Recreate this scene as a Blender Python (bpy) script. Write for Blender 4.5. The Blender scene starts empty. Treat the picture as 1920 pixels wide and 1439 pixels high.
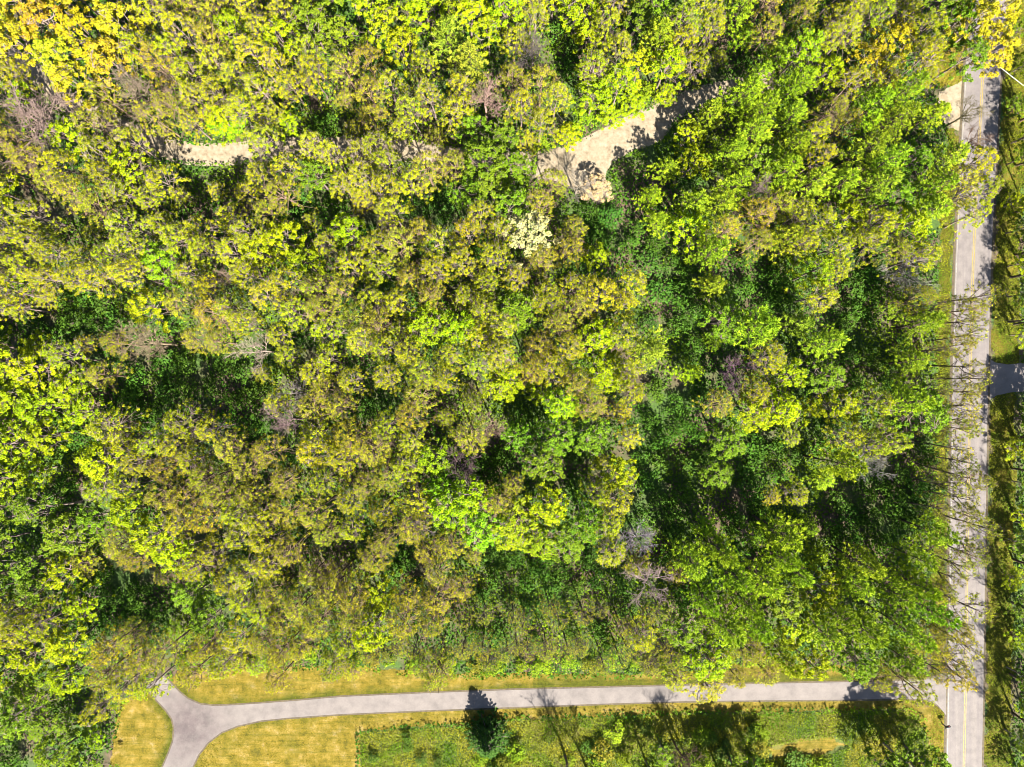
import bpy, math, random
import numpy as np
from mathutils import Vector

sc = bpy.context.scene
C = sc.collection
rng = np.random.default_rng(7)
random.seed(7)

# ------------------------------------------------------------------ camera, sky, sun, exposure
ALT = 120.0                       # drone height in metres, lens straight down
cam_d = bpy.data.cameras.new('camera')
cam_d.sensor_width = 36.0
cam_d.lens = 24.0
cam_d.clip_start = 1.0
cam_d.clip_end = 6000.0
cam = bpy.data.objects.new('camera', cam_d)
cam.location = (0, 0, ALT)
cam.rotation_euler = (0, 0, 0)
C.objects.link(cam)
sc.camera = cam

SUN_EL = math.radians(44)
SHADOW = Vector((-0.38, 0.925, 0)).normalized()       # where shadows point on the ground
to_sun = Vector((-SHADOW.x * math.cos(SUN_EL), -SHADOW.y * math.cos(SUN_EL), math.sin(SUN_EL)))
world = bpy.data.worlds.new('World')
sc.world = world
world.use_nodes = True
wn = world.node_tree
sky = wn.nodes.new('ShaderNodeTexSky')
sky.sky_type = 'NISHITA'
sky.sun_disc = False
sky.sun_elevation = SUN_EL
sky.sun_rotation = math.atan2(to_sun.x, to_sun.y)
bg = wn.nodes['Background']
bg.inputs['Strength'].default_value = 0.05
wn.links.new(sky.outputs[0], bg.inputs['Color'])
sun_d = bpy.data.lights.new('sun', 'SUN')
sun_d.energy = 5.0
sun_d.angle = math.radians(0.5)
sun_d.color = (1.0, 0.93, 0.82)
sun = bpy.data.objects.new('sun', sun_d)
sun.rotation_euler = to_sun.to_track_quat('Z', 'Y').to_euler()
sun.location = to_sun * 300
C.objects.link(sun)
sc.view_settings.view_transform = 'Standard'
sc.view_settings.look = 'None'
sc.view_settings.gamma = 1.0
sc.view_settings.use_curve_mapping = False
sc.view_settings.exposure = 2.45
sc.cycles.filter_width = 0.9
sc.cycles.max_bounces = 5
sc.cycles.diffuse_bounces = 1
sc.cycles.transmission_bounces = 4

# ------------------------------------------------------------------ helpers
PX = 180.0 / 1920.0               # metres on the ground per pixel of the survey picture
def gp(px, py):                   # survey pixel -> ground point
    return ((px - 960.0) * PX, (719.5 - py) * PX)
def gxy(p):
    p = np.asarray(p, float)
    return np.stack([(p[:, 0] - 960.0) * PX, (719.5 - p[:, 1]) * PX], 1)

def mesh_np(name, V, quads=None, tris=None, mats=(), attrs=None, smooth=False):
    """mesh from arrays; attrs: {name: per-face array (float or rgb)}, quads first then tris"""
    me = bpy.data.meshes.new(name)
    V = np.asarray(V, np.float32)
    nq = 0 if quads is None else len(quads)
    nt = 0 if tris is None else len(tris)
    loops = []
    if nq: loops.append(np.asarray(quads, np.int32).ravel())
    if nt: loops.append(np.asarray(tris, np.int32).ravel())
    L = np.concatenate(loops)
    me.vertices.add(len(V)); me.vertices.foreach_set('co', V.ravel())
    me.loops.add(len(L)); me.loops.foreach_set('vertex_index', L)
    me.polygons.add(nq + nt)
    tot = np.concatenate([np.full(nq, 4, np.int32), np.full(nt, 3, np.int32)])
    start = np.concatenate([[0], np.cumsum(tot)[:-1]]).astype(np.int32)
    me.polygons.foreach_set('loop_start', start)
    if smooth:
        me.polygons.foreach_set('use_smooth', np.ones(nq + nt, bool))
    me.update(calc_edges=True)
    for k, a in (attrs or {}).items():
        a = np.asarray(a, np.float32)
        if a.ndim == 1:
            at = me.attributes.new(k, 'FLOAT', 'FACE'); at.data.foreach_set('value', a)
        else:
            at = me.attributes.new(k, 'FLOAT_COLOR', 'FACE')
            at.data.foreach_set('color', np.concatenate([a, np.ones((len(a), 1), np.float32)], 1).ravel())
    for m in mats: me.materials.append(m)
    return me

def link(name, me, parent=None, loc=None, kind=None):
    o = bpy.data.objects.new(name, me)
    C.objects.link(o)
    if parent is not None: o.parent = parent
    if loc is not None: o.location = loc
    if kind: o['kind'] = kind
    return o

def tag(o, label, cat, group=None):
    o['label'] = label; o['category'] = cat
    if group: o['group'] = group

class TB:                                       # tapered tubes
    def __init__(s): s.V = []; s.Q = []; s.n = 0
    def tube(s, pts, rad, sides=4):
        pts = np.asarray(pts, float); k = len(pts)
        rad = np.broadcast_to(np.asarray(rad, float), (k,))
        d = np.gradient(pts, axis=0)
        d /= np.linalg.norm(d, axis=1)[:, None] + 1e-9
        ref = np.where(np.abs(d[:, 2:3]) > 0.9, np.array([[1., 0, 0]]), np.array([[0, 0, 1.]]))
        u = np.cross(d, ref); u /= np.linalg.norm(u, axis=1)[:, None] + 1e-9
        w = np.cross(d, u)
        a = np.arange(sides) * 2 * math.pi / sides
        ring = pts[:, None, :] + rad[:, None, None] * (np.cos(a)[None, :, None] * u[:, None, :] + np.sin(a)[None, :, None] * w[:, None, :])
        s.V.append(ring.reshape(-1, 3))
        i = np.arange(k - 1)[:, None] * sides; j = np.arange(sides)[None, :]; j2 = (j + 1) % sides
        q = np.stack([i + j, i + j2, i + sides + j2, i + sides + j], -1).reshape(-1, 4) + s.n
        s.Q.append(q); s.n += k * sides
    def mesh(s, name, mat):
        return mesh_np(name, np.concatenate(s.V), quads=np.concatenate(s.Q), mats=[mat], smooth=True)

def inside(poly, P):                            # points in polygon
    poly = np.asarray(poly, float); P = np.asarray(P, float)
    x, y = P[:, 0], P[:, 1]; r = np.zeros(len(P), bool)
    x1, y1 = poly[-1]
    for x2, y2 in poly:
        c = ((y1 > y) != (y2 > y)) & (x < (x2 - x1) * (y - y1) / (y2 - y1 + 1e-12) + x1)
        r ^= c; x1, y1 = x2, y2
    return r

def smooth_line(pts, n=8):                      # Catmull-Rom through the points
    p = np.asarray(pts, float); p = np.vstack([2 * p[0] - p[1], p, 2 * p[-1] - p[-2]])
    out = []
    for i in range(1, len(p) - 2):
        for t in np.linspace(0, 1, n, endpoint=False):
            a, b, c, d = p[i - 1], p[i], p[i + 1], p[i + 2]
            out.append(0.5 * ((2 * b) + (-a + c) * t + (2 * a - 5 * b + 4 * c - d) * t * t + (-a + 3 * b - 3 * c + d) * t ** 3))
    out.append(p[-2]); return np.array(out)

def ribbon_poly(line, wl, wr):                  # offset outline of a polyline, widths to its left and right
    line = np.asarray(line, float); d = np.gradient(line, axis=0); d /= np.linalg.norm(d, axis=1)[:, None]
    nrm = np.stack([-d[:, 1], d[:, 0]], 1)
    wl = np.broadcast_to(np.asarray(wl, float), (len(line),))[:, None]; wr = np.broadcast_to(np.asarray(wr, float), (len(line),))[:, None]
    return line + nrm * wl, line - nrm * wr

def ribbon_mesh(name, line, wl, wr, z, mat):
    a, b = ribbon_poly(line, wl, wr)
    n = len(a); V = np.zeros((2 * n, 3)); V[:n, :2] = a; V[n:, :2] = b; V[:, 2] = z
    i = np.arange(n - 1)
    return mesh_np(name, V, quads=np.stack([n + i, n + i + 1, i + 1, i], 1), mats=[mat])

def sheet_mesh(name, poly, z, mat):
    import bmesh
    bm = bmesh.new()
    vs = [bm.verts.new((x, y, z)) for x, y in poly]
    f = bm.faces.new(vs); bm.normal_update()
    if f.normal.z < 0: f.normal_flip()
    bmesh.ops.triangulate(bm, faces=[f])
    me = bpy.data.meshes.new(name); bm.to_mesh(me); bm.free(); me.materials.append(mat)
    return me

def vnoise(P, scale, seed=0):                   # smooth value noise for scattering
    r = np.random.default_rng(seed); T = r.random((64, 64))
    q = np.asarray(P, float) / scale + 1000.0
    i = np.floor(q).astype(int); f = q - i; f = f * f * (3 - 2 * f)
    a = T[i[:, 0] % 64, i[:, 1] % 64]; b = T[(i[:, 0] + 1) % 64, i[:, 1] % 64]
    c = T[i[:, 0] % 64, (i[:, 1] + 1) % 64]; d = T[(i[:, 0] + 1) % 64, (i[:, 1] + 1) % 64]
    return (a * (1 - f[:, 0]) + b * f[:, 0]) * (1 - f[:, 1]) + (c * (1 - f[:, 0]) + d * f[:, 0]) * f[:, 1]

# ------------------------------------------------------------------ materials
def new_mat(name):
    m = bpy.data.materials.new(name); m.use_nodes = True
    nt = m.node_tree; return m, nt, nt.nodes['Principled BSDF']
def N(nt, t, **kw):
    n = nt.nodes.new(t)
    for k, v in kw.items(): setattr(n, k, v)
    return n
def noise(nt, scale, detail=4, rough=0.6, vec=None):
    n = N(nt, 'ShaderNodeTexNoise'); n.inputs['Scale'].default_value = scale; n.inputs['Detail'].default_value = detail; n.inputs['Roughness'].default_value = rough
    nt.links.new(vec if vec is not None else geo_pos(nt), n.inputs['Vector']); return n.outputs['Fac']
def geo_pos(nt):
    return N(nt, 'ShaderNodeNewGeometry').outputs['Position']
def ramp(nt, fac, stops):
    r = N(nt, 'ShaderNodeValToRGB'); e = r.color_ramp.elements
    while len(e) < len(stops): e.new(0.5)
    for el, (p, c) in zip(e, stops): el.position = p; el.color = (*c, 1)
    nt.links.new(fac, r.inputs[0]); return r.outputs['Color']
def mix(nt, fac, a, b, mode='MIX'):
    m = N(nt, 'ShaderNodeMix', data_type='RGBA', blend_type=mode)
    if isinstance(fac, (int, float)): m.inputs[0].default_value = fac
    else: nt.links.new(fac, m.inputs[0])
    for s, v in ((6, a), (7, b)):
        if isinstance(v, tuple): m.inputs[s].default_value = (*v, 1)
        else: nt.links.new(v, m.inputs[s])
    return m.outputs[2]
def math_n(nt, op, a, b=0.0):
    m = N(nt, 'ShaderNodeMath', operation=op)
    for i, v in enumerate((a, b)):
        if isinstance(v, (int, float)): m.inputs[i].default_value = v
        else: nt.links.new(v, m.inputs[i])
    return m.outputs[0]
def bump(nt, p, h, strength=0.4, dist=0.1):
    b = N(nt, 'ShaderNodeBump'); b.inputs['Strength'].default_value = strength; b.inputs['Distance'].default_value = dist
    nt.links.new(h, b.inputs['Height']); nt.links.new(b.outputs[0], p.inputs['Normal'])

def leaf_material(name, source):                # 'object': tint from the object's colour; 'face': from the face colour
    m, nt, p = new_mat(name)
    at = N(nt, 'ShaderNodeAttribute', attribute_name='tint')
    if source == 'object':
        base = N(nt, 'ShaderNodeObjectInfo').outputs['Color']
    else:
        base = N(nt, 'ShaderNodeAttribute', attribute_name='col').outputs['Color']
    var = ramp(nt, at.outputs['Fac'], [(0.0, (0.50, 0.64, 0.7)), (0.42, (0.92, 0.98, 0.9)), (0.75, (1.18, 1.15, 0.8)), (1.0, (1.45, 1.34, 1.6))])
    col = mix(nt, 1.0, base, var, 'MULTIPLY')
    nt.links.new(col, p.inputs['Base Color'])
    p.inputs['Roughness'].default_value = 0.6
    p.inputs['Specular IOR Level'].default_value = 0.04
    tr = N(nt, 'ShaderNodeBsdfTranslucent'); nt.links.new(mix(nt, 1.0, col, (1.25, 1.35, 0.5), 'MULTIPLY'), tr.inputs['Color'])
    ms = N(nt, 'ShaderNodeMixShader'); ms.inputs[0].default_value = 0.13
    nt.links.new(p.outputs[0], ms.inputs[1]); nt.links.new(tr.outputs[0], ms.inputs[2])
    nt.links.new(ms.outputs[0], nt.nodes['Material Output'].inputs['Surface'])
    return m
M_leaf = leaf_material('leaf', 'object')
M_plant = leaf_material('ground_plant', 'face')

m, nt, p = new_mat('bark'); M_bark = m
base = N(nt, 'ShaderNodeObjectInfo').outputs['Color']
v = ramp(nt, noise(nt, 3.0, 5), [(0.3, (0.65, 0.65, 0.65)), (0.7, (1.25, 1.2, 1.2))])
nt.links.new(mix(nt, 1.0, base, v, 'MULTIPLY'), p.inputs['Base Color']); p.inputs['Roughness'].default_value = 0.9
p.inputs['Specular IOR Level'].default_value = 0.1

m, nt, p = new_mat('forest_floor'); M_floor = m
a = ramp(nt, noise(nt, 0.9, 8, 0.7), [(0.3, (0.025, 0.018, 0.010)), (0.5, (0.06, 0.042, 0.022)), (0.72, (0.115, 0.082, 0.05))])
g = ramp(nt, noise(nt, 2.3, 6, 0.75), [(0.35, (0.018, 0.042, 0.005)), (0.7, (0.05, 0.10, 0.007))])
k = ramp(nt, noise(nt, 0.11, 5), [(0.42, (0, 0, 0)), (0.58, (1, 1, 1))])
nt.links.new(mix(nt, k, a, g), p.inputs['Base Color']); p.inputs['Roughness'].default_value = 0.95
bump(nt, p, noise(nt, 2.0, 8, 0.8), 0.8, 0.3)

m, nt, p = new_mat('lawn_grass'); M_lawn = m
gold = ramp(nt, noise(nt, 0.5, 8, 0.7), [(0.34, (0.066, 0.058, 0.006)), (0.47, (0.128, 0.097, 0.009)), (0.58, (0.175, 0.128, 0.023)), (0.68, (0.22, 0.165, 0.072))])
green = ramp(nt, noise(nt, 1.2, 6, 0.7), [(0.3, (0.028, 0.035, 0.003)), (0.7, (0.078, 0.082, 0.005))])
at = N(nt, 'ShaderNodeAttribute', attribute_name='green')
f = math_n(nt, 'ADD', at.outputs['Fac'], math_n(nt, 'MULTIPLY', math_n(nt, 'SUBTRACT', noise(nt, 0.35, 5), 0.5), 1.7))
cl = N(nt, 'ShaderNodeClamp'); nt.links.new(f, cl.inputs[0])
mp = N(nt, 'ShaderNodeMapping'); mp.inputs['Scale'].default_value = (0.10, 1.5, 1); nt.links.new(geo_pos(nt), mp.inputs['Vector'])
mow = ramp(nt, noise(nt, 1.0, 4, 0.7, mp.outputs[0]), [(0.36, (0.72, 0.80, 0.7)), (0.5, (1, 1, 1)), (0.66, (1.12, 1.08, 1.2))])
fine = ramp(nt, noise(nt, 3.5, 8, 0.85), [(0.36, (0.62, 0.68, 0.6)), (0.5, (1, 1, 1)), (0.66, (1.2, 1.15, 1.3))])
nt.links.new(mix(nt, 1.0, mix(nt, 1.0, mix(nt, cl.outputs[0], gold, green), fine, 'MULTIPLY'), mow, 'MULTIPLY'), p.inputs['Base Color']); p.inputs['Roughness'].default_value = 0.9
p.inputs['Specular IOR Level'].default_value = 0.15
bump(nt, p, noise(nt, 5.0, 8, 0.85), 0.9, 0.25)

m, nt, p = new_mat('meadow_ground'); M_mead = m
a = ramp(nt, noise(nt, 1.6, 8, 0.75), [(0.3, (0.04, 0.042, 0.004)), (0.5, (0.09, 0.085, 0.009)), (0.7, (0.14, 0.118, 0.018))])
b = ramp(nt, noise(nt, 1.6, 8, 0.75), [(0.3, (0.02, 0.036, 0.004)), (0.7, (0.05, 0.085, 0.006))])
k = ramp(nt, noise(nt, 0.16, 5), [(0.42, (0, 0, 0)), (0.6, (1, 1, 1))])
nt.links.new(mix(nt, k, a, b), p.inputs['Base Color']); p.inputs['Roughness'].default_value = 0.95
bump(nt, p, noise(nt, 4.0, 8, 0.8), 0.7, 0.2)

def paving(name, c0, c1, c2, stain=None, scale=1.0, streak=False):
    m, nt, p = new_mat(name)
    a = ramp(nt, noise(nt, 0.6 * scale, 7, 0.65), [(0.3, c0), (0.5, c1), (0.72, c2)])
    fine = ramp(nt, noise(nt, 9.0, 4, 0.8), [(0.3, (0.74, 0.74, 0.74)), (0.7, (1.02, 1.02, 1.02))])
    col = mix(nt, 1.0, a, fine, 'MULTIPLY')
    if streak:                                  # tyre-polished bands running along the road
        mp = N(nt, 'ShaderNodeMapping'); mp.inputs['Scale'].default_value = (1.3, 0.03, 1); nt.links.new(geo_pos(nt), mp.inputs['Vector'])
        col = mix(nt, 1.0, col, ramp(nt, noise(nt, 1.0, 3, 0.6, mp.outputs[0]), [(0.38, (0.90, 0.89, 0.90)), (0.6, (1.06, 1.05, 1.02))]), 'MULTIPLY')
    if stain:                                   # worn dark patch where cars turn
        d = N(nt, 'ShaderNodeVectorMath', operation='DISTANCE'); nt.links.new(geo_pos(nt), d.inputs[0]); d.inputs[1].default_value = (*stain[:2], 0)
        s = math_n(nt, 'SUBTRACT', 1.0, math_n(nt, 'DIVIDE', d.outputs['Value'], stain[2]))
        s = math_n(nt, 'MULTIPLY', s, math_n(nt, 'MULTIPLY', noise(nt, 0.7, 5), 2.2))
        c = N(nt, 'ShaderNodeClamp'); nt.links.new(s, c.inputs[0])
        col = mix(nt, c.outputs[0], col, mix(nt, 1.0, col, (0.58, 0.52, 0.56), 'MULTIPLY'))
    nt.links.new(col, p.inputs['Base Color']); p.inputs['Roughness'].default_value = 0.88
    bump(nt, p, noise(nt, 14.0, 4, 0.8), 0.3, 0.03)
    return m
fk = gp(352, 1362)
M_drive = paving('driveway_asphalt', (0.082, 0.072, 0.067), (0.118, 0.103, 0.095), (0.145, 0.127, 0.116), (fk[0], fk[1], 9.0), 0.6)
M_road = paving('road_asphalt', (0.090, 0.081, 0.078), (0.116, 0.103, 0.099), (0.137, 0.122, 0.116), streak=True)
M_gravel = paving('gravel', (0.115, 0.084, 0.048), (0.185, 0.150, 0.098), (0.245, 0.208, 0.15), None, 2.0)
M_soil = paving('edge_soil', (0.03, 0.024, 0.014), (0.055, 0.042, 0.02), (0.09, 0.07, 0.03), None, 3.0)
def paint(name, col):
    m, nt, p = new_mat(name)
    w = ramp(nt, noise(nt, 2.5, 6, 0.75), [(0.36, (0.5, 0.48, 0.46)), (0.55, (1, 1, 1))])
    nt.links.new(mix(nt, 1.0, w, col, 'MULTIPLY'), p.inputs['Base Color']); p.inputs['Roughness'].default_value = 0.7
    return m
M_yellow = paint('yellow_line_paint', (0.19, 0.145, 0.03)); M_white = paint('white_line_paint', (0.175, 0.165, 0.14))
def plain(name, col, rough=0.5, metal=0.0):
    m, nt, p = new_mat(name)
    nt.links.new(mix(nt, 1.0, ramp(nt, noise(nt, 6, 4), [(0.3, (0.8, 0.8, 0.8)), (0.7, (1.1, 1.1, 1.1))]), col, 'MULTIPLY'), p.inputs['Base Color'])
    p.inputs['Roughness'].default_value = rough; p.inputs['Metallic'].default_value = metal; return m

# ------------------------------------------------------------------ the ground, roads and paths (survey pixels)
ROAD = smooth_line([(1885, -320), (1866, -140), (1852, 20), (1843, 133), (1835, 280), (1828, 417), (1823, 540), (1818, 760), (1814, 1000), (1810, 1292), (1807, 1440), (1804, 1620), (1801, 1800)])
TRACK = smooth_line([(1450, 150), (1370, 170), (1300, 188), (1230, 222), (1150, 262), (1060, 296), (960, 306), (860, 298), (760, 282), (640, 276), (520, 280), (420, 290), (340, 286), (270, 260), (200, 228), (140, 200), (100, 165), (60, 132), (0, 100), (-80, 70), (-200, 40)])
RW = 3.15
road_w = gxy(ROAD); track_w = gxy(TRACK)
ground = link('ground', sheet_mesh('ground', [(-1500, -1500), (1500, -1500), (1500, 1500), (-1500, 1500)], 0.0, M_floor), kind='structure')

DRIVE = [(1774, 1258), (1748, 1272), (1700, 1277), (1600, 1279), (1450, 1282), (1280, 1286), (1120, 1290), (960, 1294), (800, 1300), (640, 1307), (560, 1314), (480, 1320), (430, 1323), (400, 1324), (375, 1321), (352, 1311), (336, 1298), (320, 1281), (306, 1266), (270, 1287),
         (283, 1300), (297, 1316), (312, 1332), (323, 1348), (327, 1366), (325, 1390), (317, 1412), (305, 1440), (290, 1490), (284, 1570), (345, 1570), (349, 1490), (360, 1440), (372, 1415), (390, 1392), (415, 1373), (445, 1361), (490, 1351), (540, 1346), (640, 1339), (800, 1332), (960, 1326), (1120, 1320), (1280, 1315), (1450, 1313), (1600, 1312), (1700, 1310), (1738, 1312), (1758, 1322), (1774, 1342)]
drive_w = gxy(DRIVE)
dc = np.array(DRIVE, float)
def grow(poly, d):                              # push an outline outwards (metres)
    P = np.asarray(poly, float); e = np.roll(P, -1, 0) - np.roll(P, 1, 0); e /= np.linalg.norm(e, axis=1)[:, None]
    area = 0.5 * np.sum(P[:, 0] * np.roll(P[:, 1], -1) - np.roll(P[:, 0], -1) * P[:, 1])
    n = np.stack([e[:, 1], -e[:, 0]], 1) * (1 if area > 0 else -1)
    return P + n * d
SIDE = [(1846, 668), (1866, 680), (1890, 684), (1960, 676), (2060, 664), (2060, 722), (1960, 732), (1895, 736), (1868, 742), (1846, 756)]
TURN = [(965, 300), (1010, 292), (1060, 276), (1120, 246), (1190, 212), (1250, 190), (1270, 215), (1240, 262), (1180, 288), (1150, 305), (1136, 335), (1142, 372), (1110, 384), (1084, 365), (1050, 345), (1000, 335)]
APRON = [(1762, 172), (1790, 160), (1816, 152), (1816, 240), (1796, 246), (1770, 232), (1756, 205)]
link('driveway_edge', sheet_mesh('driveway_edge', grow(drive_w, 0.28), 0.020, M_soil), kind='structure')
link('driveway', sheet_mesh('driveway', drive_w, 0.032, M_drive), kind='structure')
link('gravel_track', ribbon_mesh('gravel_track', track_w, 2.0, 2.0, 0.012, M_gravel), kind='structure')
def wob(poly, amp, n=5):
    P = smooth_line(list(poly) + [poly[0]], n)[:-1]
    return P + rng.normal(0, amp, P.shape)
link('gravel_clearing', sheet_mesh('gravel_clearing', wob(gxy(TURN), 0.12), 0.016, M_gravel), kind='structure')
link('gravel_apron', sheet_mesh('gravel_apron', wob(gxy(APRON), 0.1), 0.018, M_gravel), kind='structure')
link('side_drive', sheet_mesh('side_drive', gxy(SIDE), 0.024, M_drive), kind='structure')
link('road_edge', ribbon_mesh('road_edge', road_w, RW + 0.35, RW + 0.45, 0.028, M_soil), kind='structure')
road = link('road', ribbon_mesh('road', road_w, RW, RW, 0.040, M_road), kind='structure')
lm = []
for off, w, mat, nm in ((0.15, 0.065, M_yellow, 'yellow_line'), (-0.15, 0.065, M_yellow, 'yellow_line'), (-RW + 0.22, 0.06, M_white, 'white_line')):
    c, _ = ribbon_poly(road_w, off, 0)
    link(nm, ribbon_mesh(nm, c, w, w, 0.045, mat), road)

# masks in metres
road_l, road_r = ribbon_poly(road_w, RW + 0.5, RW + 0.6)
ROAD_POLY = np.vstack([road_l, road_r[::-1]])
tl, tr_ = ribbon_poly(track_w, 2.1, 2.1); TRACK_POLY = np.vstack([tl, tr_[::-1]])
M_meadow = None
LAWN = gxy([(205, 1600), (205, 1440), (212, 1370), (226, 1315), (262, 1296), (320, 1268), (340, 1256), (420, 1250), (520, 1249), (640, 1246), (720, 1254), (800, 1258), (900, 1262), (1040, 1260), (1180, 1262), (1300, 1256), (1380, 1244), (1440, 1238), (1500, 1244), (1600, 1250), (1700, 1258), (1776, 1262), (1776, 1420), (1740, 1400), (1722, 1345), (1700, 1332), (1440, 1336), (1150, 1342), (960, 1350), (860, 1362), (760, 1366), (676, 1372), (676, 1600)])
GOLD = gxy([(1440, 1400), (1500, 1388), (1570, 1384), (1590, 1398), (1560, 1412), (1480, 1416), (1440, 1425)])
MEADOW = gxy([(678, 1600), (676, 1372), (760, 1366), (860, 1362), (960, 1350), (1150, 1342), (1440, 1336), (1700, 1332), (1722, 1345), (1740, 1400), (1772, 1420), (1770, 1600)])
SOUTH = gxy([(205, 1600), (205, 1300), (1776, 1300), (1776, 1600)])
vl, _ = ribbon_poly(road_w, RW + 5.2, 0); VERGE_L = np.vstack([road_l, vl[::-1]])
_, vr = ribbon_poly(road_w, 0, RW + 2.9); VERGE_R = np.vstack([road_r, vr[::-1]])
OPEN = gxy([(1735, 70), (1830, 90), (1830, 170), (1760, 165), (1725, 120)])
tl2, tr2 = ribbon_poly(track_w, 1.5, 1.5); TRACK_IN = np.vstack([tl2, tr2[::-1]]); TURN_IN = grow(gxy(TURN), -0.5)
def on_hard(P, pad=0.0):
    P = np.atleast_2d(P)
    return inside(ROAD_POLY, P) | inside(TRACK_POLY, P) | inside(grow(drive_w, 0.35 + pad), P) | inside(gxy(SIDE), P) | inside(gxy(TURN), P) | inside(gxy(APRON), P)

def dist_line(P, line):
    d = np.full(len(P), 1e9)
    for q in line: d = np.minimum(d, np.hypot(P[:, 0] - q[0], P[:, 1] - q[1]))
    return d

def grid_sheet(name, poly, cell, z, mat, jitter, green):
    cell = 0.18
    poly = np.asarray(poly); lo = poly.min(0) - cell; hi = poly.max(0) + cell
    nx, ny = int((hi[0] - lo[0]) / cell) + 1, int((hi[1] - lo[1]) / cell) + 1
    X, Y = np.meshgrid(lo[0] + np.arange(nx) * cell, lo[1] + np.arange(ny) * cell, indexing='ij')
    P = np.stack([X.ravel(), Y.ravel()], 1)
    J = np.stack([vnoise(P, 1.3, 3) - 0.5, vnoise(P, 1.3, 4) - 0.5], 1) * jitter
    ok = inside(poly, P + J).reshape(nx, ny)
    fk = ok[:-1, :-1] & ok[1:, :-1] & ok[1:, 1:] & ok[:-1, 1:]
    i, j = np.nonzero(fk); idx = lambda a, b: a * ny + b
    Q = np.stack([idx(i, j), idx(i + 1, j), idx(i + 1, j + 1), idx(i, j + 1)], 1)
    used, inv = np.unique(Q, return_inverse=True); Q = inv.reshape(Q.shape)
    V = np.concatenate([P[used], np.full((len(used), 1), z)], 1)
    ctr = V[Q].mean(1)[:, :2]
    return link(name, mesh_np(name, V, quads=Q, mats=[mat], attrs={'green': green(ctr)}), kind='structure')
def lawn_green(c):
    d = dist_line(c, grow(drive_w, 0.3)[::1]); seg = []
    P = drive_w; fine = np.vstack([P + (np.roll(P, -1, 0) - P) * t for t in np.linspace(0, 1, 12, endpoint=False)])
    d = dist_line(c, fine)
    north = inside(gxy([(330, 1200), (1770, 1200), (1770, 1300), (640, 1320), (400, 1335), (330, 1300)]), c)
    west = inside(gxy([(262, 1296), (330, 1340), (330, 1600), (262, 1600)]), c)
    g = np.where(north | west, np.clip(1.05 - d / 1.9, 0, 1), np.clip(0.55 - d / 2.5, 0, 1))
    far = inside(gxy([(1000, 1200), (1776, 1200), (1776, 1285), (1000, 1300)]), c)
    return np.clip(g + far * 0.45 + (vnoise(c, 3.0, 9) - 0.5) * 0.7, 0, 1)
grid_sheet('lawn', LAWN, 0.35, 0.008, M_lawn, 0.7, lawn_green)
grid_sheet('meadow', grow(MEADOW, 1.0), 0.35, 0.005, M_mead, 0.4, lambda c: np.ones(len(c)))
grid_sheet('lawn', GOLD, 0.35, 0.011, M_lawn, 2.0, lambda c: np.full(len(c), 0.1))
grid_sheet('verge', VERGE_L, 0.35, 0.006, M_lawn, 1.6, lambda c: np.clip(0.75 + (vnoise(c, 2, 5) - 0.4) * 0.9, 0, 1))
grid_sheet('verge', VERGE_R, 0.35, 0.006, M_lawn, 1.4, lambda c: np.clip(0.8 + (vnoise(c, 2, 6) - 0.4) * 0.8, 0, 1))
grid_sheet('verge', OPEN, 0.35, 0.010, M_lawn, 1.8, lambda c: np.clip(0.1 + (vnoise(c, 2, 8) - 0.5), 0, 1))

# ------------------------------------------------------------------ leaves and plants
def leaf_quads(ctr, nrm, size, aspect=1.0, axis=None):
    """a rhombic leaf spray at every centre"""
    n = len(ctr); r = rng
    nrm = nrm / (np.linalg.norm(nrm, axis=1)[:, None] + 1e-9)
    t = r.normal(size=(n, 3)) if axis is None else axis
    u = t - nrm * np.sum(t * nrm, 1)[:, None]; u /= np.linalg.norm(u, axis=1)[:, None] + 1e-9
    w = np.cross(nrm, u)
    s = np.broadcast_to(size, (n,))[:, None]
    a = ctr - u * s * 0.5; c = ctr + u * s * 0.5
    dn = nrm * s * 0.16
    b = ctr + w * s * 0.36 * aspect - dn + u * s * 0.06; d = ctr - w * s * 0.36 * aspect - dn + u * s * 0.06
    V = np.stack([a, b, c, d], 1).reshape(-1, 3)
    Q = np.arange(4 * n).reshape(n, 4)
    return V, Q

def outline(rg, k=5):
    ph = rg.uniform(0, 6.28, k); am = rg.uniform(0.03, 0.16, k)
    return lambda th: 1 + sum(am[i] * np.cos((i + 2) * th + ph[i]) for i in range(k))

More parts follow.
